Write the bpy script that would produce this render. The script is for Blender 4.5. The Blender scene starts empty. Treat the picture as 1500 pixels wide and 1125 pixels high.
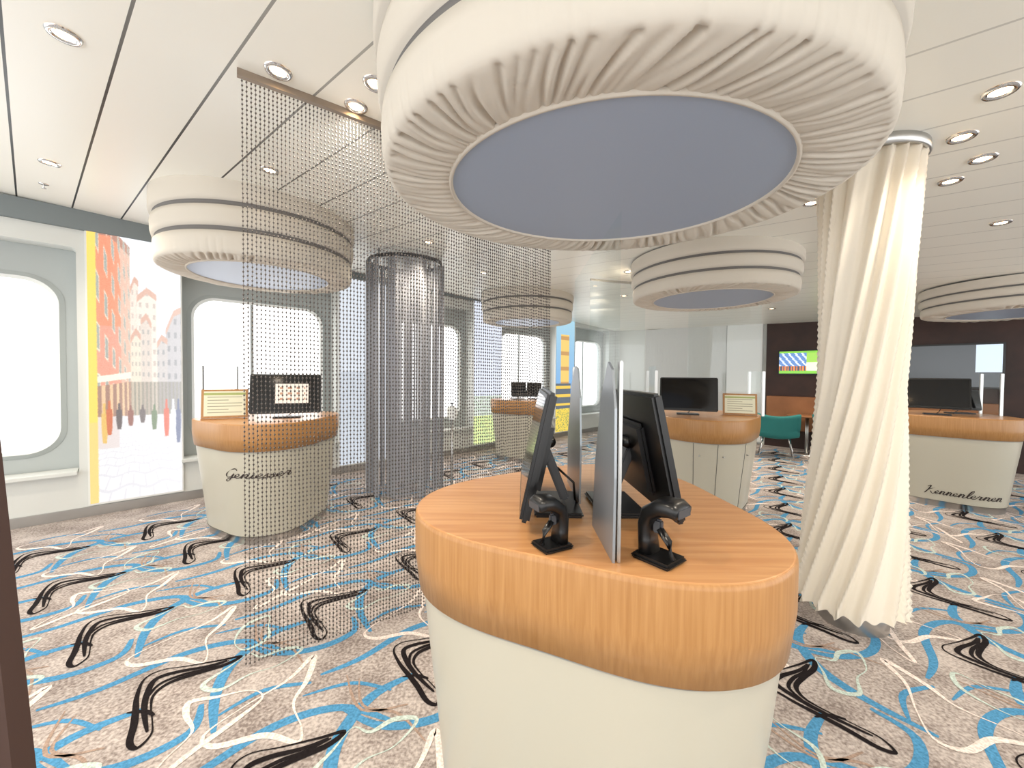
import bpy, bmesh, math, random
import numpy as np
from mathutils import Matrix, Vector
random.seed(4); np.random.seed(3)
sc=bpy.context.scene
try:
    sc.view_settings.view_transform='Standard'
    sc.view_settings.look='None'
    sc.view_settings.exposure=0.68
except Exception: pass
pi=math.pi
def lin(c):
    return tuple(((x/255)/12.92 if x/255<=.04045 else ((x/255+.055)/1.055)**2.4) for x in c)
def mat(name,rgb,rough=.5,metal=0,emit=None,es=0,bump=None,spec=.5):
    m=bpy.data.materials.new(name); m.use_nodes=True
    nt=m.node_tree; b=nt.nodes['Principled BSDF']
    b.inputs['Base Color'].default_value=(*lin(rgb),1)
    b.inputs['Roughness'].default_value=rough; b.inputs['Metallic'].default_value=metal
    b.inputs['Specular IOR Level'].default_value=spec
    if emit: 
        b.inputs['Emission Color'].default_value=(*lin(emit),1); b.inputs['Emission Strength'].default_value=es
    if bump:
        tc=nt.nodes.new('ShaderNodeTexCoord'); mp=nt.nodes.new('ShaderNodeMapping')
        mp.inputs['Scale'].default_value=bump[0]
        n=nt.nodes.new('ShaderNodeTexNoise'); n.inputs['Scale'].default_value=bump[1]; n.inputs['Detail'].default_value=4
        bp=nt.nodes.new('ShaderNodeBump'); bp.inputs['Strength'].default_value=bump[2]; bp.inputs['Distance'].default_value=.01
        nt.links.new(tc.outputs['Object'],mp.inputs[0]); nt.links.new(mp.outputs[0],n.inputs[0])
        nt.links.new(n.outputs[0],bp.inputs['Height']); nt.links.new(bp.outputs[0],b.inputs['Normal'])
    return m
def woodmat(name,c1,c2,scale,rough=.35):
    m=mat(name,c1,rough); nt=m.node_tree; b=nt.nodes['Principled BSDF']
    tc=nt.nodes.new('ShaderNodeTexCoord'); mp=nt.nodes.new('ShaderNodeMapping'); mp.inputs['Scale'].default_value=scale
    n=nt.nodes.new('ShaderNodeTexNoise'); n.inputs['Scale'].default_value=1; n.inputs['Detail'].default_value=6; n.inputs['Distortion'].default_value=.4
    r=nt.nodes.new('ShaderNodeValToRGB'); r.color_ramp.elements[0].position=.3; r.color_ramp.elements[1].position=.7
    r.color_ramp.elements[0].color=(*lin(c1),1); r.color_ramp.elements[1].color=(*lin(c2),1)
    nt.links.new(tc.outputs['Object'],mp.inputs[0]); nt.links.new(mp.outputs[0],n.inputs[0]); nt.links.new(n.outputs[0],r.inputs[0]); nt.links.new(r.outputs[0],b.inputs['Base Color'])
    return m
def colmat(name,es=.0,rough=.5,base=True):
    m=mat(name,(60,60,60),rough); nt=m.node_tree; b=nt.nodes['Principled BSDF']
    a=nt.nodes.new('ShaderNodeVertexColor'); a.layer_name='Col'
    if base: nt.links.new(a.outputs[0],b.inputs['Base Color'])
    if es: 
        nt.links.new(a.outputs[0],b.inputs['Emission Color']); b.inputs['Emission Strength'].default_value=es
    return m
def glassmat(name,tint=(235,242,242),f=.1):
    m=bpy.data.materials.new(name); m.use_nodes=True; nt=m.node_tree; nt.nodes.clear()
    o=nt.nodes.new('ShaderNodeOutputMaterial'); t=nt.nodes.new('ShaderNodeBsdfTransparent'); t.inputs[0].default_value=(*lin(tint),1)
    g=nt.nodes.new('ShaderNodeBsdfGlossy'); g.inputs['Roughness'].default_value=.03
    mx=nt.nodes.new('ShaderNodeMixShader'); mx.inputs[0].default_value=f
    nt.links.new(t.outputs[0],mx.inputs[1]); nt.links.new(g.outputs[0],mx.inputs[2])
    nt.links.new(mx.outputs[0],o.inputs[0])
    return m
def link(o,parent=None,M=None):
    sc.collection.objects.link(o)
    if parent: o.parent=parent
    if M is not None: o.matrix_local=M
    return o
def mobj(name,v,f,m,parent=None,M=None,smooth=False,mi=None,auto=None):
    me=bpy.data.meshes.new(name); me.from_pydata(v,[],f)
    ms=m if isinstance(m,(list,tuple)) else [m]
    for x in ms: me.materials.append(x)
    if mi is not None: me.polygons.foreach_set('material_index',mi)
    if smooth: me.polygons.foreach_set('use_smooth',[True]*len(me.polygons))
    me.update()
    return link(bpy.data.objects.new(name,me),parent,M)
def empty(name,loc=(0,0,0),rz=0):
    o=bpy.data.objects.new(name,None); o.location=loc; o.rotation_euler=(0,0,rz); o.empty_display_size=.1
    sc.collection.objects.link(o); return o
def box(name,c,s,m,parent=None,rot=(0,0,0),bev=.004,M=None,seg=2):
    bm=bmesh.new(); bmesh.ops.create_cube(bm,size=1)
    bmesh.ops.scale(bm,vec=s,verts=bm.verts)
    if bev: bmesh.ops.bevel(bm,geom=bm.edges[:],offset=min(bev,min(s)*.45),segments=seg,affect='EDGES')
    me=bpy.data.meshes.new(name); bm.to_mesh(me); bm.free(); me.materials.append(m)
    o=bpy.data.objects.new(name,me); link(o,parent)
    L=Matrix.Translation(c)@ (Matrix.Rotation(rot[2],4,'Z')@Matrix.Rotation(rot[1],4,'Y')@Matrix.Rotation(rot[0],4,'X'))
    o.matrix_local=(M@L) if M is not None else L
    return o
def lathe(name,prof,m,parent=None,loc=(0,0,0),n=48,sx=1,sy=1,mi=None,smooth=True,M=None,caps=False):
    v=[];f=[];k=len(prof);mil=[]
    for i in range(n):
        a=2*pi*i/n
        for r,z in prof: v.append((r*math.cos(a)*sx,r*math.sin(a)*sy,z))
    for i in range(n):
        j=(i+1)%n
        for p in range(k-1):
            f.append((i*k+p,j*k+p,j*k+p+1,i*k+p+1)); mil.append(mi[p] if mi else 0)
    if caps:
        f.append(tuple(i*k for i in range(n))[::-1]); mil.append(0); f.append(tuple(i*k+k-1 for i in range(n))); mil.append(0)
    o=mobj(name,v,f,m,parent,None,smooth,mil)
    o.matrix_local=(M if M is not None else Matrix())@Matrix.Translation(loc)
    return o
def tube(name,pts,r,m,parent=None,n=10,smooth=True):
    v=[];f=[]
    P=[Vector(p) for p in pts]
    rs=r if isinstance(r,(list,tuple)) else [r]*len(P)
    for i,p in enumerate(P):
        t=(P[min(i+1,len(P)-1)]-P[max(i-1,0)]).normalized()
        up=Vector((0,0,1)) if abs(t.z)<.9 else Vector((0,1,0))
        a=t.cross(up).normalized(); b=t.cross(a).normalized()
        for k in range(n):
            an=2*pi*k/n; v.append(tuple(p+a*math.cos(an)*rs[i]+b*math.sin(an)*rs[i]))
    for i in range(len(P)-1):
        for k in range(n):
            f.append((i*n+k,i*n+(k+1)%n,(i+1)*n+(k+1)%n,(i+1)*n+k))
    f.append(tuple(range(n))[::-1]); f.append(tuple((len(P)-1)*n+k for k in range(n)))
    return mobj(name,v,f,m,parent,None,smooth)
def picture(name,w,h,nx,ny,fn,m,parent=None,M=None,aa=1):
    v=[((i/nx-.5)*w,(j/ny-.5)*h,0) for j in range(ny+1) for i in range(nx+1)]
    f=[(j*(nx+1)+i,j*(nx+1)+i+1,(j+1)*(nx+1)+i+1,(j+1)*(nx+1)+i) for j in range(ny) for i in range(nx)]
    o=mobj(name,v,f,m,parent,M)
    ca=o.data.color_attributes.new('Col','FLOAT_COLOR','CORNER')
    buf=[]
    for j in range(ny):
        for i in range(nx):
            if aa==1: c=lin(fn((i+.5)/nx,(j+.5)/ny))
            else:
                cc=[fn((i+random.uniform(-.5,1.5))/nx,(j+random.uniform(-.5,1.5))/ny) for _ in range(aa)]
                c=lin(tuple(sum(x[d] for x in cc)/aa for d in range(3)))
            buf+= [*c,1]*4
    ca.data.foreach_set('color',buf)
    return o
# ---------------- materials
M_wall=mat('wall_grey',(212,214,210),.6)
M_walld=mat('wall_grey_dark',(172,178,177),.6)
M_trim=mat('trim_grey',(120,128,130),.6)
M_steel=mat('brushed_steel',(190,190,188),.3,1)
M_chrome=mat('chrome',(225,225,225),.12,1)
M_black=mat('black_plastic',(14,14,15),.3)
M_screen=mat('black_screen',(8,8,10),.08)
M_darkgrey=mat('dark_grey_plastic',(60,62,66),.4)
M_panel=mat('cream_laminate',(184,179,163),.3,bump=((1,1,1),3,.05))
M_fabric=mat('white_fabric',(208,201,189),.9,bump=((1,1,.5),5,.3),spec=.1)
M_tape=mat('grey_band',(116,113,110),.8)
M_disc=mat('blue_grey_disc',(156,168,188),.45)
M_oak_side=woodmat('oak_side',(160,113,63),(177,131,80),(110,110,4))
M_oak_top=woodmat('oak_top',(184,128,80),(206,156,106),(3,50,3),.28)
M_dwood=woodmat('dark_walnut',(44,26,21),(62,37,29),(3,3,30),.5)
M_mwood=woodmat('mid_wood',(130,84,50),(155,102,64),(3,3,30),.5)
M_brown=mat('brown_leather',(62,38,28),.5)
M_bead=mat('gunmetal_bead',(98,92,88),.35,.5)
M_string=mat('grey_string',(168,170,176),.6)
M_acryl=glassmat('clear_acrylic',(248,252,252),.06)
M_frost=mat('silver_panel',(150,156,162),.3,.5)
M_teal=mat('teal_fabric',(40,120,118),.8)
M_white=mat('white_paint',(226,228,226),.6)
M_pic=colmat('backlit_print',.78,.6,False)
M_scr=colmat('lit_screen',.55,.2)
M_print=colmat('paper_print',.1)
M_bulb=mat('lamp_glow',(255,225,180),.5,emit=(255,214,160),es=12)
M_txt=mat('script_lettering',(44,32,28),.5)
# silk: part translucent
M_silk=mat('cream_silk',(248,240,225),.55,spec=.3)
nt=M_silk.node_tree; b=nt.nodes['Principled BSDF']; tr=nt.nodes.new('ShaderNodeBsdfTranslucent'); tr.inputs[0].default_value=(*lin((252,240,220)),1)
mx=nt.nodes.new('ShaderNodeMixShader'); mx.inputs[0].default_value=.2
nt.links.new(b.outputs[0],mx.inputs[1]); nt.links.new(tr.outputs[0],mx.inputs[2]); nt.links.new(mx.outputs[0],nt.nodes['Material Output'].inputs[0])
# ceiling material with joints
CC=(244,242,233)
M_ceil=mat('ceiling_panels',CC,.32,spec=.35)
nt=M_ceil.node_tree; b=nt.nodes['Principled BSDF']
geo=nt.nodes.new('ShaderNodeNewGeometry')
dp=nt.nodes.new('ShaderNodeVectorMath'); dp.operation='DOT_PRODUCT'; dp.inputs[1].default_value=(.632,.775,0)
nt.links.new(geo.outputs['Position'],dp.inputs[0])
ad=nt.nodes.new('ShaderNodeMath'); ad.operation='ADD'; ad.inputs[1].default_value=34.5-.275
nt.links.new(dp.outputs['Value'],ad.inputs[0])
md=nt.nodes.new('ShaderNodeMath'); md.operation='MODULO'; md.inputs[1].default_value=.345
nt.links.new(ad.outputs[0],md.inputs[0])
lt=nt.nodes.new('ShaderNodeMath'); lt.operation='LESS_THAN'; lt.inputs[1].default_value=.012
nt.links.new(md.outputs[0],lt.inputs[0])
sx=nt.nodes.new('ShaderNodeSeparateXYZ'); nt.links.new(geo.outputs['Position'],sx.inputs[0])
mr=nt.nodes.new('ShaderNodeMapRange'); mr.inputs[1].default_value=-2.2; mr.inputs[2].default_value=0.2; mr.inputs[3].default_value=1; mr.inputs[4].default_value=.3
nt.links.new(sx.outputs[0],mr.inputs[0])
mu=nt.nodes.new('ShaderNodeMath'); mu.operation='MULTIPLY'; nt.links.new(lt.outputs[0],mu.inputs[0]); nt.links.new(mr.outputs[0],mu.inputs[1])
mx=nt.nodes.new('ShaderNodeMix'); mx.data_type='RGBA'
mx.inputs[6].default_value=(*lin(CC),1); mx.inputs[7].default_value=(*lin((24,24,26)),1)
nt.links.new(mu.outputs[0],mx.inputs[0]); nt.links.new(mx.outputs[2],b.inputs['Base Color'])
# carpet base
M_carp=mat('carpet_base',(165,148,138),.95,spec=.1)
nt=M_carp.node_tree; b=nt.nodes['Principled BSDF']
tc=nt.nodes.new('ShaderNodeTexCoord')
n1=nt.nodes.new('ShaderNodeTexNoise'); n1.inputs['Scale'].default_value=70; n1.inputs['Detail'].default_value=3
n2=nt.nodes.new('ShaderNodeTexNoise'); n2.inputs['Scale'].default_value=5; n2.inputs['Detail'].default_value=3
for n in (n1,n2): nt.links.new(tc.outputs['Object'],n.inputs[0])
r=nt.nodes.new('ShaderNodeValToRGB'); r.color_ramp.elements[0].position=.38; r.color_ramp.elements[1].position=.62
r.color_ramp.elements[0].color=(*lin((130,119,114)),1); r.color_ramp.elements[1].color=(*lin((200,190,184)),1)
mm=nt.nodes.new('ShaderNodeMath'); mm.operation='MULTIPLY_ADD'; mm.inputs[1].default_value=.4; 
nt.links.new(n2.outputs[0],mm.inputs[0])
m3=nt.nodes.new('ShaderNodeMath'); m3.operation='MULTIPLY'; m3.inputs[1].default_value=.6; nt.links.new(n1.outputs[0],m3.inputs[0]); nt.links.new(m3.outputs[0],mm.inputs[2])
nt.links.new(mm.outputs[0],r.inputs[0]); nt.links.new(r.outputs[0],b.inputs['Base Color'])
def cmat(name,c):
    m=mat(name,c,.95,spec=.1); nt=m.node_tree; b=nt.nodes['Principled BSDF']
    tc=nt.nodes.new('ShaderNodeTexCoord'); n1=nt.nodes.new('ShaderNodeTexNoise'); n1.inputs['Scale'].default_value=90; n1.inputs['Detail'].default_value=3
    r=nt.nodes.new('ShaderNodeValToRGB'); r.color_ramp.elements[0].position=.35; r.color_ramp.elements[1].position=.65
    r.color_ramp.elements[0].color=(*[x*.72 for x in lin(c)],1); r.color_ramp.elements[1].color=(*[min(1,x*1.12) for x in lin(c)],1)
    nt.links.new(tc.outputs['Object'],n1.inputs[0]); nt.links.new(n1.outputs[0],r.inputs[0]); nt.links.new(r.outputs[0],b.inputs['Base Color'])
    return m
C_blue=cmat('carpet_blue',(84,148,190)); C_black=cmat('carpet_black',(34,29,30))
C_cream=cmat('carpet_cream',(240,226,218)); C_green=cmat('carpet_mint',(198,212,204))
C_tan=cmat('carpet_tan',(168,146,132))
# ---------------- room
H=1.5
def zc(X): return 2.93-.045*X
q=math.sqrt(.5)
def uv(u,v): return ((u+v)*q,(u-v)*q)
cs=[uv(-3.5,-6.3),uv(-3.5,5.2),uv(10.3,5.2),uv(10.3,-6.3)]
floor=mobj('floor',[(x,y,0) for x,y in cs]+[(x,y,-.1) for x,y in cs],[(0,1,2,3),(7,6,5,4)]+[(i,i+4,(i+1)%4+4,(i+1)%4) for i in range(4)],M_carp)
mobj('ceiling',[(x,y,zc(x)) for x,y in cs]+[(x,y,zc(x)+.3) for x,y in cs],[(3,2,1,0),(4,5,6,7)]+[(i,(i+1)%4,(i+1)%4+4,i+4) for i in range(4)],M_ceil)
MW=Matrix(((q,0,q,-4.205),(q,0,-q,4.205),(0,1,0,0),(0,0,0,1)))
MB=Matrix(((q,0,-q,7.185),(-q,0,-q,7.185),(0,1,0,0),(0,0,0,1)))
def rrect(cx,cz,w,h,r,n=8):
    P=[]
    for sx_,sz_,a0 in ((1,1,0),(-1,1,90),(-1,-1,180),(1,-1,270)):
        for i in range(n+1):
            a=math.radians(a0+90*i/n)
            P.append((cx+sx_*(w/2-r)+r*math.cos(a),cz+sz_*(h/2-r)+r*math.sin(a)))
    return P
def holed(name,outer,holes,ext,m,M,parent=None):
    cu=bpy.data.curves.new(name,'CURVE'); cu.dimensions='2D'; cu.fill_mode='BOTH'; cu.extrude=ext
    for P in [outer]+holes:
        s=cu.splines.new('POLY'); s.points.add(len(P)-1)
        for i,(x,y) in enumerate(P): s.points[i].co=(x,y,0,1)
        s.use_cyclic_u=True
    t=bpy.data.objects.new('t',cu); sc.collection.objects.link(t)
    bpy.context.view_layer.update()
    me=bpy.data.meshes.new_from_object(t.evaluated_get(bpy.context.evaluated_depsgraph_get()))
    bpy.data.objects.remove(t)
    me.materials.clear(); me.materials.append(m); me.name=name
    return link(bpy.data.objects.new(name,me),parent,M)
wins=[-3.76,-1.19,1.38,3.95,6.52,9.02]
holes=[rrect(s,1.6,1.78 if s<9 else 1.6,2.3,.04,3) for s in wins]
holed('wall_left',[(-5,0),(10.16,0),(10.16,3.35),(-5,3.35)],holes,.1,M_wall,MW@Matrix.Translation((0,0,-.1)))
def ring(name,A,B,za,zb,m,parent=None,M=None):
    n=len(A); v=[(x,y,za) for x,y in A]+[(x,y,zb) for x,y in B]
    return mobj(name,v,[(i,(i+1)%n,(i+1)%n+n,i+n) for i in range(n)],m,parent,M,False)
for k,s in enumerate(wins):
    w=1.5 if s<9 else 1.3
    e=empty('window_%d'%(k+1)); e.matrix_local=MW
    hole=rrect(s,1.55,w,1.74,.24,10)
    holed('surround',[(s-.92,.4),(s+.92,.4),(s+.92,2.8),(s-.92,2.8)],[hole],.04,M_walld,Matrix.Translation((0,0,-.245)),e)
    ring('bezel',rrect(s,1.55,w+.1,1.84,.28,10),rrect(s,1.55,w+.02,1.76,.25,10),-.2,-.175,M_walld,e)
    ring('gasket',rrect(s,1.55,w+.02,1.76,.25,10),rrect(s,1.55,w-.04,1.70,.23,10),-.175,-.21,M_wall,e)
    box('mullion',(s-.12,1.55,-.25),(.035,1.74,.03),M_walld,e)
    box('sill',(s,.47,-.06),(1.76,.035,.26),M_wall,e)
box('baseboard_left',(2.6,.05,.008),(15,.1,.015),M_steel,M=MW)
box('trim_1',(2.6,3.03,.02),(15,.2,.04),M_trim,M=MW)
# posters
def clampc(c,n=0,wash=0): return tuple(max(0,min(255,(x+n)*(1-wash)+255*wash)) for x in c)
people=((.2,.30,.10,(190,90,50)),(.3,.32,.07,(80,70,70)),(.42,.33,.05,(130,80,70)),(.82,.28,.12,(205,80,60)),(.9,.26,.14,(225,225,230)),(.96,.25,.15,(70,80,116)),(.68,.31,.07,(90,110,80)),(.15,.27,.12,(214,170,80)),(.55,.34,.04,(90,80,80)))
def town(u,v):
    n=random.uniform(-22,22)
    wash=min(.66,.18+.5*max(0,u-.2))  # overexposure painted into the print colours, paler towards the right
    if u<.085: return clampc((246,204,84) if v>.3 else (236,196,110),n*.3,.08)
    hz=.34
    for pu,pv,ph,pc in people:
        y=(v-(pv-.05))/(ph+.03)
        if 0<y<1 and abs(u-pu)<.032*(1 if y<.75 else .5)*(.6+.4*math.sin(y*3)): return clampc(pc,n,wash*.7)
    if v<hz-.02:
        d=.02+hz-v; dep=1/d; lat=(u-.5)/d
        base=(220,217,219)
        k1=(dep*1.6+.15*math.sin(lat*5))%1; k2=(lat*2.2+.5*math.floor(dep*1.6))%1
        if k1<.16 or k2<.12: base=(200,198,204)
        if u<.3 and v>.2: base=(204,190,186)
        return clampc(base,n*.5,.2+.2*u)
    rl=1.03-.30*max(0,u-.22)
    if u<.43 and v<rl:
        D=.66-u; h=(v-hz)/D; x=math.log(1/D)*6
        base=(230,120,80) if v>.66 else (218,132,106)
        if u>.33: base=(210,160,134)
        if v>rl-.035: base=(160,100,78)
        hh=(h*3.0)%1; xx=x%1
        if .25<hh<.72 and .25<xx<.6: base=(140,146,136)
        elif .21<hh<.76 and .2<xx<.65: base=(240,214,190)
        if v<.43+.05*u: base=(140,98,80) if .2<xx<.75 else (222,176,130)
        if abs(v-.455-.05*u)<.012: base=(236,222,200)
        return clampc(base,n,wash)
    def block(u0,u1,top,col,slope,win,f,g):
        if u0<=u<u1:
            t=top+slope*(u-(u0+u1)/2)-.06*abs((u-(u0+u1)/2)/(u1-u0))
            if v<t:
                c=col
                if v>t-.025: c=(200,150,128)
                elif .3<(v*f)%1<.72 and .28<((u-u0)*g)%1<.66 and v>.45: c=win
                elif v<.45: c=tuple(x-40 for x in col) if (u*23)%1<.6 else (130,126,112)
                return c
    for b_ in ((.43,.54,.66,(222,206,184),.1,(170,160,148),26,26),(.54,.66,.72,(206,190,176),-.1,(160,154,148),24,18),(.5,.72,.82,(226,212,196),.05,(186,168,156),22,13),(.43,.52,.86,(230,206,190),.3,(190,172,160),22,20),(.7,.84,.64,(190,182,178),.2,(140,140,142),22,16),(.82,1.01,.74,(178,174,176),.5,(130,130,134),18,13)):
        c=block(*b_)
        if c: return clampc(c,n,wash*.7)
    return clampc((228,235,244),n*.1,.3)
def tower(u,v):
    if v<.2: return (228,200,80) if random.random()<.8 else (100,130,90)
    if v<.42 and u<.8: return (90,100,110) if int(v*40)%3 else (232,192,80)
    if .25<u<.7 and v<.85: return (234,194,110) if int(v*30)%4 else (190,146,90)
    return clampc((100+int(60*v),150+int(50*v),215))
def garden(u,v):
    if v<.2: return (222,230,160) if random.random()<.6 else (184,206,150)
    if v<.34: return (190,204,186) if random.random()<.5 else (214,220,214)
    return clampc((216,222,236),random.uniform(-6,6))
def sea(u,v):
    return clampc((206,212,220) if v>.5 else (190,197,206),random.uniform(-4,4))
for k,(s,fn) in enumerate(((-2.47,sea),(.14,town),(2.67,sea),(5.23,garden),(7.77,tower))):
    e=empty('backlit_poster'); e.matrix_local=MW
    box('lightbox_frame',(s,1.53,.015),(.76,2.84,.03),M_white,e)
    r_=(150,540) if k==1 else (40,150)
    picture('print',.73,2.8,r_[0],r_[1],fn,M_pic,e,Matrix.Translation((s,1.53,.0315)),aa=5 if k==1 else 1)
# back wall
box('wall_back',(-.4,1.6,-.06),(11.2,3.3,.12),M_wall,M=MB,bev=0)
box('wall_back_wood_cladding',(1.5,1.5,.02),(7.35,3.0,.04),M_dwood,M=MB,bev=0)
M_tex=mat('ribbed_white',(206,208,206),.7,bump=((60,3,1),1,.8))
box('ribbed_wall_panel',(-3.98,1.4,.03),(2.0,2.7,.06),M_tex,M=MB)
box('white_wall_panel',(-2.6,1.4,.05),(.72,2.7,.1),M_white,M=MB)
box('wood_shelf',(-.5,.75,.17),(3.2,.7,.25),M_mwood,M=MB)
def tvpic(u,v):
    if v>.9 or v<.12: return (120,190,60)
    if u>.62: return (150,200,80) if v>.5 else (220,235,200)
    if v<.35: return (60,70,90) if int(u*30)%2 else (210,120,60)
    return (90,130,190) if int(u*20+v*9)%3 else (210,220,235)
e=empty('wall_glass_pane'); e.matrix_local=MB
box('casing',(-1.54,1.82,.07),(.8,.52,.06),M_black,e); picture('screen',.76,.47,40,24,tvpic,M_scr,e,Matrix.Translation((-1.54,1.82,.102)))
e=empty('wall_glass_pane'); e.matrix_local=MB
box('casing',(.58,1.72,.07),(1.12,.76,.06),M_black,e)
picture('screen',1.06,.7,30,20,lambda u,v:(190,206,220) if u>.74 and v>.35 else (70,74,78),M_scr,e,Matrix.Translation((.58,1.72,.102)))  # glass pane: pale upper-right patch is a reflection painted into its colour
# ---------------- carpet pattern
V=[];F=[];MI=[]
def catmull(P,closed,sub=6):
    n=len(P);out=[]
    rng=range(n) if closed else range(n-1)
    for i in rng:
        g=lambda k:P[k%n] if closed else P[max(0,min(n-1,k))]
        p0,p1,p2,p3=g(i-1),g(i),g(i+1),g(i+2)
        for s in range(sub):
            t=s/sub
            out.append(tuple(.5*((2*p1[d])+(-p0[d]+p2[d])*t+(2*p0[d]-5*p1[d]+4*p2[d]-p3[d])*t*t+(-p0[d]+3*p1[d]-3*p2[d]+p3[d])*t**3) for d in (0,1)))
    if not closed: out.append(P[-1])
    return out
def ribbon(P,closed,w,z,mi,ox,oy,ph=0,var=.5):
    C=catmull(P,closed); n=len(C); b0=len(V)
    for i,(x,y) in enumerate(C):
        a=C[(i+1)%n] if closed else C[min(i+1,n-1)]; c=C[i-1] if closed else C[max(i-1,0)]
        dx,dy=a[0]-c[0],a[1]-c[1]; L=math.hypot(dx,dy) or 1
        ww=w*(1-var*.5+var*math.sin(2*pi*i/n*2+ph)) if closed else w*math.sin(pi*(.06+.88*i/n))**.7
        nx,ny=-dy/L*ww,dx/L*ww
        V.append((ox+x+nx,oy+y+ny,z)); V.append((ox+x-nx,oy+y-ny,z))
    for i in range(n if closed else n-1):
        j=(i+1)%n; F.append((b0+2*i,b0+2*i+1,b0+2*j+1,b0+2*j)); MI.append(mi)
# black shoe-like double outline: narrow foot, long shaft, swept-out top
bl1=[(.11,-.27),(.06,-.25),(.0,-.17),(-.06,-.10),(-.13,-.02),(-.19,.08),(-.16,.14),(-.05,.17),(.08,.21),(.17,.24),(.13,.18),(.03,.12),(-.05,.06),(-.06,-.01),(-.01,-.08),(.06,-.15),(.11,-.21)]
bl2=[(.085,-.20),(.03,-.15),(-.04,-.08),(-.10,.0),(-.135,.08),(-.08,.125),(.04,.165),(.12,.21)]
bl3=[(-.09,-.11),(-.02,-.10),(.04,-.12)]
bl4=[(.13,.21),(.05,.15),(-.03,.11),(-.09,.05),(-.07,-.04)]
cr1=[(-.18,.68),(-.22,.52),(-.33,.36),(-.40,.22),(-.32,.17),(-.15,.22),(-.0,.19),(-.02,.26),(-.12,.38),(-.13,.52)]
cr2=[(.28,-.42),(.34,-.28),(.42,-.12),(.45,-.02),(.37,.02),(.24,-.02),(.14,-.05),(.18,-.12),(.27,-.2),(.26,-.32)]
cr3=[(-.32,-.06),(-.4,-.16),(-.36,-.3),(-.26,-.36),(-.2,-.26),(-.26,-.16)]
gr1=[(.12,.05),(.22,.02),(.30,.12),(.40,.18),(.46,.3),(.36,.30),(.28,.24),(.2,.26),(.16,.16)]
bu=[[(.36,-.2),(.22,.0),(.16,.2),(.22,.42),(.38,.56)],[(-.5,-.1),(-.34,.02),(-.14,.26),(.1,.36),(.34,.3)],[(-.3,-.3),(-.1,-.38),(.12,-.34),(.26,-.2),(.2,-.06)],[(-.1,.42),(.1,.5),(.3,.46)],[(-.42,.3),(-.3,.45),(-.1,.5)]]
ta=[[(-.3,-.12),(-.22,-.28),(-.05,-.32),(.1,-.45)],[(.05,.55),(.2,.35),(.4,.38)]]
for i in range(-16,20):
    for j in range(-14,20):
        ox=-1.90+.73*i+.42*j; oy=2.88-.43*i+.65*j
        u=(ox+oy)*q; v=(ox-oy)*q
        if not(-2.8<u<9.5 and -5.35<v<4.5): continue
        for k,P in enumerate(bu): ribbon(P,False,[.028,.022,.022,.011,.013][k],.0008+.0001*k,0,ox,oy)
        for P in ta: ribbon(P,False,.007,.0014,4,ox,oy)
        ribbon(gr1,True,.010,.0016,3,ox,oy,1); ribbon(cr1,True,.012,.0018,2,ox,oy,2); 
        if (i+j)%2==0: ribbon(cr2,True,.011,.0020,2,ox,oy)
        else: ribbon(cr3,True,.009,.0020,3,ox,oy)
        ribbon(bl1,True,.0105,.0022,1,ox,oy,0,.5); ribbon(bl2,False,.013,.0024,1,ox,oy); ribbon(bl3,False,.009,.0026,1,ox,oy); ribbon(bl4,False,.009,.0025,1,ox,oy)
mobj('carpet_pattern',V,F,[C_blue,C_black,C_cream,C_green,C_tan],floor,mi=MI)
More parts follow.
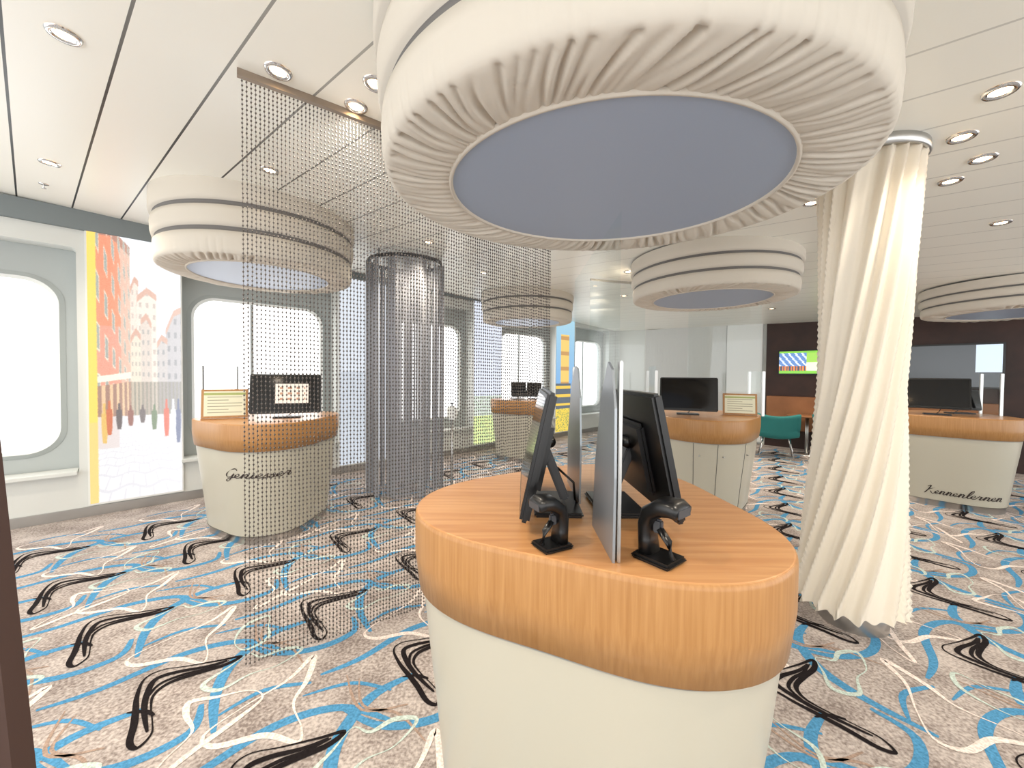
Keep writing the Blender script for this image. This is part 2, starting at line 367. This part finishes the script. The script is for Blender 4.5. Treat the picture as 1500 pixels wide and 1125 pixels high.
# ---------------- drum lamps
def drum(X,Y,R,Ry,zb,name='fabric_drum_chandelier',n=360,rin=.725,fs=1.0):
    zt=zc(X)+.02; h=zt-zb
    e=empty(name,(X,Y,zb))
    rnd=random.Random(int(X*100))
    ks2=[(rnd.randint(3,24),rnd.uniform(0,6.28),rnd.uniform(.3,1)) for _ in range(7)]
    def fl(a): return sum(w*math.sin(k*a+p) for k,p,w in ks2)/4
    kk=[(rnd.randint(int(34*fs),int(150*fs)),rnd.uniform(0,6.28),rnd.uniform(.5,1),rnd.uniform(-2.4,2.4)) for _ in range(11)]
    def pleat(a,t):
        a2=a+.11*t*(1+.6*math.sin(3*a+1))+.012*math.sin(11*a+2)+.004*math.sin(9*t+23*a)
        s=sum(w*math.sin(k*a2+p+dr*t) for k,p,w,dr in kk)/2.7
        s=s-.6*abs(s)+.25
        return s*(.85+.25*math.sin(5*a+2))
    prof=[(1.03,h,0,0),(1.035,h*.85,.3,0),(1.035,h*.74,.6,0),(1.025,h*.69,.2,0),(1.0,h*.685,0,1),(.99,h*.625,0,1),(1.015,h*.62,.2,0),(1.022,h*.55,.8,0),(1.018,h*.43,.8,0),(1.005,h*.36,.2,0),(.985,h*.355,0,1),(.975,h*.295,0,1),(1.0,h*.29,.2,0),(1.004,h*.2,1,0),(.998,h*.07,1,0),(.990,h*.012,.6,0),(.970,-.002,.6,0)]
    v=[];f=[];mi=[]
    nu=18; K=len(prof)+nu
    for i in range(n):
        a=2*pi*i/n; c,s_=math.cos(a),math.sin(a); B=fl(a)
        for r,z,w,_ in prof:
            rr=r*(1+.006*w*B*math.sin(z*9+a*3)+(.0018*pleat(a,0) if z<h*.1 and w else 0))
            v.append((rr*c*R,rr*s_*Ry,z))
        for k in range(nu):
            t=(k+1)/nu; r=.970+(rin-.970)*t
            v.append((r*c*R,r*s_*Ry,-.002-.010*math.sin(pi*t)-.0115*pleat(a,t)*math.sin(pi*(.12+.80*t))**.6))
    for i in range(n):
        j=(i+1)%n
        for p in range(K-1):
            f.append((i*K+p,i*K+p+1,j*K+p+1,j*K+p)); mi.append(prof[p][3] if p<len(prof) else 0)
    mobj('fabric_shade',v,f,[M_fabric,M_tape],e,None,True,mi)
    lathe('disc_rim',[(rin+.012,.004),(rin+.008,-.012),(rin-.003,-.013),(rin-.008,-.002)],M_fabric,e,n=120,sx=R,sy=Ry)
    vd=[(rin*R*math.cos(2*pi*i/120),rin*Ry*math.sin(2*pi*i/120),-.003) for i in range(120)]
    mobj('diffuser_disc',vd,[tuple(range(120))[::-1]],M_disc,e)
drum(.43,1.75,.97,.85,2.315,n=2400,rin=.72)
drum(-2.5,3.95,.82,.82,2.46,n=900,fs=.7)
drum(2.3,4.6,.86,.86,2.40,n=900,fs=.7)
drum(6.3,4.9,.86,.86,2.33,n=600,fs=.5)
drum(.26,7.1,.80,.80,2.45,n=600,fs=.5)
# ---------------- counters
def crad(a,s): return (.545+.062*math.cos(3*a))*s
TOP=1.065
BODY=[(.82,.075),(.85,.25),(.885,.45),(.925,.65),(.955,.825)]
GL={'e':([[(0,.1),(.3,.35),(.42,.7),(.25,.95),(.08,.7),(.1,.25),(.3,0),(.6,.15)]],.6),
'n':([[(0,.1),(.15,.8),(.2,.95),(.2,0),(.3,.6),(.5,.95),(.62,.7),(.6,.1),(.75,0),(.9,.15)]],.9),
'i':([[(0,.1),(.15,.9),(.15,.2),(.25,0),(.4,.15)],[(.2,1.35),(.25,1.45)]],.4),
's':([[(0,.1),(.25,.9),(.22,.6),(.38,.25),(.2,0),(.05,.1),(.3,.02),(.5,.15)]],.5),
'r':([[(0,.1),(.15,.8),(.2,1.0),(.3,.8),(.5,.85),(.45,.3),(.5,.0),(.7,.15)]],.7),
'l':([[(0,.1),(.3,.9),(.4,1.8),(.25,2.1),(.15,1.6),(.15,.4),(.3,0),(.5,.15)]],.5),
'G':([[(1.15,1.6),(.9,2.0),(.45,1.7),(.12,.8),(.35,.1),(.8,.3),(1.0,1.0),(.95,.2),(.75,-.7),(.35,-.6),(.8,0),(1.2,.15)]],1.2),
'K':([[(.0,1.7),(.35,2.1),(.3,1.0),(.1,-.1)],[(1.3,2.1),(.8,1.4),(.3,1.0),(.7,.6),(1.0,0),(1.3,.12)]],1.3)}
def counter(name,X,Y,rot,s=1.0,text=None,tang=0,tz=.56,doors=False,xs=.09,ys=.042):
    e=empty(name,(X,Y,0)); n=144
    def shell(nm,prof,m,cap=None):
        v=[];f=[];k=len(prof)
        for i in range(n):
            a=2*pi*i/n; r=crad(a-rot,s)
            for sc_,z in prof: v.append((r*sc_*math.cos(a),r*sc_*math.sin(a),z))
        for i in range(n):
            j=(i+1)%n
            for p in range(k-1): f.append((i*k+p,j*k+p,j*k+p+1,i*k+p+1))
        if cap: f.append(tuple(i*k+k-1 for i in range(n)))
        return mobj(nm,v,f,m,e,None,not cap)
    shell('kick_plate',[(.80,0),(.80,.07),(.83,.075)],M_steel)
    shell('cream_body',BODY,M_panel)
    shell('shadow_gap',[(.958,.822),(.962,.832)],M_steel)
    shell('oak_band',[(.955,.830),(.978,.832),(1.0,.94),(1.0,1.05),(.997,1.06),(.99,TOP)],M_oak_side)
    shell('oak_top',[(.992,TOP-.001),(.985,TOP+.001)],M_oak_top,True)
    zz_=[z for _,z in BODY]; kk_=[k for k,_ in BODY]
    if doors:
        for a in doors:
            a=math.radians(a)
            pts=[(crad(a-rot,s)*k_*math.cos(a)*1.002,crad(a-rot,s)*k_*math.sin(a)*1.002,z) for k_,z in BODY]
            tube('door_seam',pts,.0025,M_darkgrey,e,6)
            a2=a+.08; r=crad(a2-rot,s)*.935
            tube('knob',[(r*math.cos(a2),r*math.sin(a2),.70),((r+.02)*math.cos(a2),(r+.02)*math.sin(a2),.70)],.008,M_steel,e,8)
    if text:
        W=sum(GL[c][1] for c in text); x0=-W/2; ta=math.radians(tang); v=[];f=[]
        for ch in text:
            for st in GL[ch][0]:
                C=catmull(st,False,5); b0=len(v)
                for i,(x,y) in enumerate(C):
                    a_=C[min(i+1,len(C)-1)]; c_=C[max(i-1,0)]
                    dx,dy=a_[0]-c_[0],a_[1]-c_[1]; L=math.hypot(dx,dy) or 1
                    wd=.0035+.0035*max(0,-dy/L)
                    for sg in (-1,1):
                        px=(x0+x+.3*y)*xs + sg*wd*(abs(dy)/L*.9+.2); pz=tz+y*ys+sg*wd*(-dx/L)
                        a=ta+px/(.52*s); r=crad(a-rot,s)*np.interp(pz,zz_,kk_)+.004
                        v.append((r*math.cos(a),r*math.sin(a),pz))
                for i in range(len(C)-1): f.append((b0+2*i,b0+2*i+1,b0+2*i+3,b0+2*i+2))
            x0+=GL[ch][1]
        mobj('lettering',v,f,M_txt,e)
    return e
counter('service_counter',.28,1.355,math.radians(65),.985)
counter('service_counter',-2.4,3.9,math.radians(60),1.12,'Geniesser',-71,.60)
counter('service_counter',2.18,4.6,math.radians(20),1.25,doors=[-118,-100,-72])
counter('service_counter',5.35,4.85,math.radians(40),1.1,'Kennenlernen',-120,.15,xs=.075,ys=.045)
counter('service_counter',.22,7.1,math.radians(60),1.0)
# ---------------- monitors
def monitor(X,Y,rz,z=TOP+.001,w=.52,h=.33,tilt=12,scr=None,back=.07,low=.05):
    e=empty('computer_monitor',(X,Y,z),rz)
    t=math.radians(tilt)
    R=Matrix.Translation((0,-back,low+h/2*math.cos(t)))@Matrix.Rotation(-t,4,'X')
    box('casing',(0,0,0),(w,.028,h),M_black,e,bev=.008,M=R)
    box('rear_housing',(0,.022,-.02),(w*.6,.03,h*.6),M_black,e,bev=.012,M=R)
    box('glass',(0,-.0148,.004),(w-.03,.001,h-.045),M_screen,e,bev=0,M=R)
    if scr:
        picture('display_image',scr[2],scr[3],30,18,scr[4],M_scr,e,R@Matrix.Translation((scr[0],-.0158,scr[1]))@Matrix.Rotation(pi/2,4,'X'))
    box('stand_neck',(0,-back/2+.02,low+h*.28),(.09,.03,h*.62),M_darkgrey,e,rot=(math.radians(22),0,0),bev=.006)
    tube('hinge',[(-.06,-back+.045,low+h*.52),(.06,-back+.045,low+h*.52)],.018,M_black,e,12)
    box('stand_base',(0,0,.008),(.24,.15,.016),M_black,e,bev=.006)
    tube('cable',[(.03,-.0,low+.1),(.06,.05,low+.06),(.02,.06,.03),(.0,.07,.012)],.004,M_black,e,6)
    return e
monitor(.15,1.30,-pi/2-.03,h=.36,low=.035)
monitor(.345,1.30,pi/2+.03,h=.36,low=.035)
def scan(X,Y,rz,s=1):
    e=empty('barcode_scanner',(X,Y,TOP+.001),rz)
    box('foot',(0,.0,.007*s),(.085*s,.10*s,.014*s),M_black,e,bev=.006)
    v=[];f=[]
    secs=[(0,.024,.010,.030,.018),(0,.028,.045,.026,.017),(0,.030,.08,.025,.017),(0,.018,.110,.030,.020),(0,-.012,.130,.036,.022),(0,-.042,.134,.038,.020),(0,-.060,.128,.034,.014)]
    dirs=[(0,0,1),(0,.1,1),(0,-.15,1),(0,-.6,.8),(0,-1,.25),(0,-1,-.1),(0,-1,-.2)]
    nn=16
    for (x,y,z,w,d),dr in zip(secs,dirs):
        D=Vector(dr).normalized(); U=Vector((1,0,0)); W=D.cross(U)
        for k in range(nn):
            a=2*pi*k/nn; c_,s_=math.cos(a),math.sin(a)
            sq=lambda q_:math.copysign(abs(q_)**.6,q_)
            v.append(tuple(Vector((x,y,z))*1.0+U*w*sq(c_)+W*d*sq(s_)))
    for i in range(len(secs)-1):
        for k in range(nn): f.append((i*nn+k,i*nn+(k+1)%nn,(i+1)*nn+(k+1)%nn,(i+1)*nn+k))
    f.append(tuple(range(nn))[::-1]); f.append(tuple((len(secs)-1)*nn+k for k in range(nn)))
    mobj('body',[(a*s,b_*s,c*s) for a,b_,c in v],f,M_black,e,None,True)
    box('scan_window',(0,-.0615*s,.128*s),(.052*s,.003,.020*s),M_darkgrey,e,bev=.001)
    box('trigger',(0,.002*s,.08*s),(.014*s,.024*s,.034*s),M_darkgrey,e)
    tube('holder_fork',[(0,-.035*s,.012),(0,-.025*s,.05*s),(0,-.002*s,.075*s)],.009*s,M_black,e,8)
scan(.105,.985,-pi/2+.5,.88); scan(.35,.92,pi/2-.9,1.0)
e=empty('counter_divider',(.245,0,TOP))
def plate(nm,pts,x,t,m,parent):
    n=len(pts); v=[(x-t/2,y,z) for y,z in pts]+[(x+t/2,y,z) for y,z in pts]
    return mobj(nm,v,[tuple(range(n))[::-1],tuple(range(n,2*n))]+[(i,(i+1)%n,(i+1)%n+n,i+n) for i in range(n)],m,parent)
plate('metal_screen',[(.90,.001),(.895,.2),(.90,.36),(.93,.45),(.97,.47),(1.04,.38),(1.10,.2),(1.13,.001)],-.006,.006,M_frost,e)
plate('rear_metal_screen',[(1.32,.001),(1.31,.2),(1.33,.36),(1.38,.46),(1.44,.47),(1.52,.40),(1.6,.2),(1.6,.001)],-.012,.006,M_frost,e)
box('front_post',(.006,.91,.235),(.008,.022,.47),M_steel,e,bev=.002)
box('rear_post',(.006,1.6,.235),(.008,.02,.47),M_steel,e,bev=.002)
def sheet(nm,v,m,parent): return mobj(nm,v,[(0,1,2,3)],m,parent)
sheet('clear_sheet',[(.006,.92,.001),(.006,1.6,.001),(.006,1.6,.82),(.006,.92,.82)],M_acryl,e)
# gear on other counters
def signpic(u,v):
    if .84<v<.94: return (150,160,96)
    if .08<u<.9-.3*(int(v*16)%3==1) and int(v*32)%4==0 and .1<v<.8: return (140,140,118)
    return (206,204,180)
def desk_sign(X,Y,rz,w=.36,h=.26):
    e=empty('desk_sign',(X,Y,TOP+.001),rz)
    R=Matrix.Rotation(-.15,4,'X')
    box('wood_frame',(0,.0,h/2+.01),(w,.012,h),M_oak_side,e,M=R,bev=.003)
    picture('leaflet',w-.04,h-.04,24,64,signpic,M_print,e,R@Matrix.Translation((0,-.0065,h/2+.01))@Matrix.Rotation(pi/2,4,'X'))
    box('foot',(0,.02,.004),(w,.09,.008),M_oak_side,e,bev=.002)
def clear(X,Y,rz,w,h,nm='acrylic_divider'):
    e=empty(nm,(X,Y,TOP+.001),rz)
    sheet('sheet',[(-w/2,0,0),(w/2,0,0),(w/2,0,h),(-w/2,0,h)],M_acryl,e)
    for sx_ in (-1,1): box('post',(sx_*(w/2+.01),0,min(h,.5)/2),(.02,.03,min(h,.5)),M_steel,e,bev=.003)
def mscr(u,v): return (190,180,170) if not(.1<u<.9 and .15<v<.85 and int(u*8)%2 and int(v*7)%2) else (150,116,96)
monitor(-2.2,3.84,.42,scr=(.05,0,.28,.19,mscr),w=.6,h=.38)
desk_sign(-2.68,3.66,.5,.36,.27); clear(-2.90,3.9,1.5,.4,.5)
monitor(2.02,4.5,-.38,w=.6,h=.38); desk_sign(2.55,4.38,-.35,.34,.24); clear(1.62,4.55,1.45,.4,.55); clear(2.83,4.55,1.4,.35,.5)
monitor(5.12,4.72,-.75,w=.52,h=.37,tilt=14,low=.08); monitor(5.60,4.9,-.2,w=.3,h=.26)
clear(5.80,4.75,1.2,.3,.5)
monitor(.10,7.1,.3,w=.28,h=.26); monitor(.42,7.1,-.4,w=.28,h=.26)
def hang(X,Y,rz,w,z0):
    z1=zc(X)-.03
    e=empty('hanging_acrylic_screen',(X,Y,z0),rz); hh=z1-z0
    sheet('sheet',[(-w/2,0,0),(w/2,0,0),(w/2,0,hh),(-w/2,0,hh)],M_acryl,e)
    box('top_rail',(0,0,hh),(w,.02,.03),M_steel,e)
hang(1.5,5.6,.3,.9,1.3); hang(2.9,5.4,-.3,.9,1.3)
# ---------------- column
e=empty('draped_column',(2.14,2.4,0))
zt=zc(2.14)
lathe('steel_foot',[(.17,0),(.17,.16)],M_steel,e,n=48,M=Matrix.Translation((-.02,0,0)))
lathe('core',[(.12,.1),(.12,zt+.02)],M_white,e,n=32)
lathe('top_ring',[(.20,zt+.02),(.262,zt+.02),(.265,zt-.055),(.245,zt-.06),(.235,zt-.03)],M_steel,e,n=64)
n=900; K=70; v=[];f=[]
NP=17
for i in range(n):
    a=2*pi*i/n
    for k in range(K+1):
        t=k/K; z=.13+t*(zt-.17-.0)
        R=.195+.042*abs(2*t-1)**1.8 + (.02 if t<.5 else 0)*abs(2*t-1)
        tw=1.9*(t-.5)+.15*math.sin(pi*t)
        b2=a-tw
        ph=NP*b2+1.3*math.sin(b2*3)+.9*math.sin(b2*5+1)+.6*math.sin(b2*2+t*4)
        fold=1-2*abs(math.sin(ph*.5))**.9+.25*math.sin(2*ph+1+3*t)
        r=R+.023*fold*(.75+.4*abs(2*t-1))
        zz=z+((.010*math.sin(NP*b2)+.02*math.cos(a)) if k==0 else 0)
        v.append((r*math.cos(a)-.05*(1-t)**2,r*math.sin(a),zz))
for i in range(n):
    j=(i+1)%n
    for k in range(K): f.append((i*(K+1)+k,j*(K+1)+k,j*(K+1)+k+1,i*(K+1)+k+1))
mobj('twisted_drape',v,f,M_silk,e,None,True)
# ---------------- bead curtain
iv=np.array([(0,0,-1),(1,0,0),(0,1,0),(-1,0,0),(0,-1,0),(0,0,1)],float)
jf=np.array([(0,2,1),(0,3,2),(0,4,3),(0,1,4),(5,1,2),(5,2,3),(5,3,4),(5,4,1)])
A=Vector((-1.345,1.97)); B=Vector((.30,3.2)); L=(B-A).length; N=int(L/.0185)
nrm=Vector((-(B-A).y,(B-A).x)).normalized()
def rail(t): 
    p=A.lerp(B,t)+nrm*(-.06*math.sin(pi*t)); return p
allv=[];allf=[];off=0
strv=[];strf=[]
for i in range(N+1):
    p=rail(i/N); z1=zc(p.x)-.05; z0=.012+random.uniform(0,.008)
    cnt=int((z1-z0)/.0225)
    zs=np.linspace(z0,z1,cnt)
    c=np.stack([np.full(cnt,p.x)+np.random.uniform(-.0012,.0012,cnt),np.full(cnt,p.y),zs],1)
    vv=(iv[None]*np.array([.0060,.0060,.0082]))+c[:,None]
    ff=jf[None]+ (np.arange(cnt)*len(iv))[:,None,None]+off
    allv.append(vv.reshape(-1,3)); allf.append(ff.reshape(-1,3)); off+=cnt*len(iv)
    b0=len(strv); w=.0009
    for z in (z0,z1):
        for k in range(3): strv.append((p.x+w*math.cos(k*2.094),p.y+w*math.sin(k*2.094),z))
    for k in range(3): strf.append((b0+k,b0+(k+1)%3,b0+3+(k+1)%3,b0+3+k))
e=empty('bead_curtain')
mobj('beads',np.concatenate(allv).tolist(),np.concatenate(allf).tolist(),M_bead,e,None,True)
mobj('threads',strv,strf,M_bead,e)
v=[];f=[]
for i in range(41):
    p=rail(-.01+i/40*1.02); z=zc(p.x)
    for dn,dz in ((-.014,-.035),(.014,-.035),(.014,.0),(-.014,.0)): v.append((p.x+nrm.x*dn,p.y+nrm.y*dn,z+dz))
for i in range(40):
    for k in range(4): f.append((i*4+k,i*4+(k+1)%4,(i+1)*4+(k+1)%4,(i+1)*4+k))
f.append((3,2,1,0)); f.append((160,161,162,163))
mobj('rail',v,f,mat('bronze',(150,136,122),.4,.5),e)
# grey string drape
e=empty('string_curtain',(-1.36,5.0,0)); zt=zc(-1.36)
v=[];f=[]
for lay,(R0,am,N) in enumerate(((.41,.045,200),)):
    for i in range(N):
        a=2*pi*i/N; r=R0+am*math.sin(11*a+lay)+random.uniform(-.01,.01)
        x,y=r*math.cos(a)*1.05,r*math.sin(a)*.85; w=.0054; b0=len(v)
        for z in (.02,zt-.10):
            for k in range(4): v.append((x+w*math.cos(k*pi/2),y+w*math.sin(k*pi/2),z))
        for k in range(4): f.append((b0+k,b0+(k+1)%4,b0+4+(k+1)%4,b0+4+k))
mobj('strings',v,f,M_string,e)
lathe('top_rail',[(.44,zt-.11),(.46,zt-.11),(.46,zt-.07),(.44,zt-.07),(.44,zt-.11)],M_darkgrey,e,n=64,sx=1.0,sy=.85)
for k in range(6):
    a=k*pi/3; tube('rail_hanger',[(.45*math.cos(a),.38*math.sin(a),zt-.09),(.45*math.cos(a),.38*math.sin(a),zt)],.006,M_darkgrey,e,6)
# sanitizer
e=empty('sanitizer_stand',(-.72,4.75,0))
lathe('base',[(.15,0),(.15,.015),(.03,.03)],M_steel,e,n=32,caps=True)
tube('pole',[(0,0,.02),(0,0,1.02)],.014,M_steel,e)
box('dispenser',(0,-.03,1.04),(.11,.09,.16),M_white,e,bev=.02); tube('nozzle',[(0,-.03,1.12),(0,-.03,1.16),(0,-.09,1.16)],.008,M_darkgrey,e,8)
# downlights
spots=[(-2.04,1.81),(-1.16,1.96),(-.87,2.19),(-1.82,2.96),(-3.54,3.03),(-.70,2.01),(2.24,1.84),(2.44,2.17),(2.08,2.23),(2.77,2.35),(2.87,2.61),(1.95,2.85),(2.26,3.01),(3.9,3.17),(-.94,4.4),(1.5,5.15),(1.86,6.6),(-.42,5.6),(3.6,6.0),(4.6,7.0),(6.0,6.5),(4.2,4.2),(0,-.8),(1.8,.4),(-1.2,.3)]
for k,(x,y) in enumerate(spots):
    if k==8: continue
    z=zc(x); e=empty('ceiling_downlight',(x,y,z)); e.rotation_euler=(0,math.atan(.045),0)
    lathe('trim_ring',[(.036,-.002),(.042,-.010),(.056,-.010),(.062,-.001)],M_chrome,e,n=32)
    lathe('lamp',[(.0,-.004),(.02,-.006),(.036,-.003)],M_bulb,e,n=24)
    if (k%2==0 or k>13) and k not in (8,12):
        l=bpy.data.lights.new('spot','SPOT'); l.energy=60 if k not in(6,10) else 24; l.color=(1,.88,.72); l.spot_size=2.4; l.spot_blend=.8; l.shadow_soft_size=.05
        lo=bpy.data.objects.new('spot',l); link(lo,e,Matrix.Translation((0,0,-.03)))
e=empty('ceiling_sprinkler',(-4.05,3.42,zc(-4.05)))
lathe('plate',[(.0,-.004),(.03,-.004),(.032,0)],M_chrome,e,n=20); tube('stem',[(0,0,-.004),(0,0,-.035)],.006,M_chrome,e,8); lathe('deflector',[(0,-.035),(.016,-.036),(.016,-.038),(0,-.039)],M_chrome,e,n=16)
# lounge
def chair(X,Y,rz):
    e=empty('lounge_chair',(X,Y,0),rz)
    v=[];f=[]
    nx,ny=12,14
    for j in range(ny+1):
        t=j/ny
        for i in range(nx+1):
            s_=(i/nx-.5)*2
            if t<.5: y=-.28+t*1.0; z=.42-.03*math.sin(t*2*pi)
            else: y=.22+(t-.5)*.25; z=.42+(t-.5)*.75
            v.append((s_*.33,y-(.10*s_*s_ if t>.5 else 0),z+.05*s_*s_))
    for j in range(ny):
        for i in range(nx): f.append((j*(nx+1)+i,j*(nx+1)+i+1,(j+1)*(nx+1)+i+1,(j+1)*(nx+1)+i))
    o=mobj('shell',v,f,M_teal,e,None,True); md=o.modifiers.new('s','SOLIDIFY'); md.thickness=.05
    for a in (-1,1):
        for b_ in (-1,1): tube('leg',[(a*.2,b_*.15,.40),(a*.27,b_*.24,0)],.009,M_chrome,e,8)
chair(5.0,7.4,2.6); chair(5.85,6.9,2.0); chair(6.6,6.2,.8)
e=empty('cafe_table',(5.75,7.62,0)); lathe('top',[(0,.74),(.33,.74),(.34,.755),(.33,.77),(0,.77)],M_mwood,e,n=48); tube('stem',[(0,0,.02),(0,0,.74)],.03,M_steel,e); lathe('foot',[(.22,0),(.22,.012),(.03,.03)],M_steel,e,n=32,caps=True)
# slanted brown board at the left edge
e=empty('leaning_wood_board',(0,0,0))
v=[(-1.25,.74,0),(-.925,.80,0),(-1.08,.80,1.75),(-1.4,.74,1.75)]; v2=[(x-.01,y-.03,z) for x,y,z in v]
mobj('board',v+v2,[(0,1,2,3),(7,6,5,4),(0,4,5,1),(1,5,6,2),(2,6,7,3),(3,7,4,0)],M_brown,e)
# ---------------- world, camera
w=bpy.data.worlds.new('sky'); sc.world=w; w.use_nodes=True
bg=w.node_tree.nodes['Background']; bg.inputs[0].default_value=(1,.995,.985,1); bg.inputs[1].default_value=1.75
cam=bpy.data.cameras.new('camera'); cam.lens=13.8; cam.sensor_width=36; cam.clip_start=.02
co=bpy.data.objects.new('camera',cam); sc.collection.objects.link(co)
co.matrix_world=Matrix.Translation((0,0,H))@Matrix.Rotation(math.radians(88.7),4,'X')@Matrix.Rotation(math.radians(.5),4,'Z')
sc.camera=co
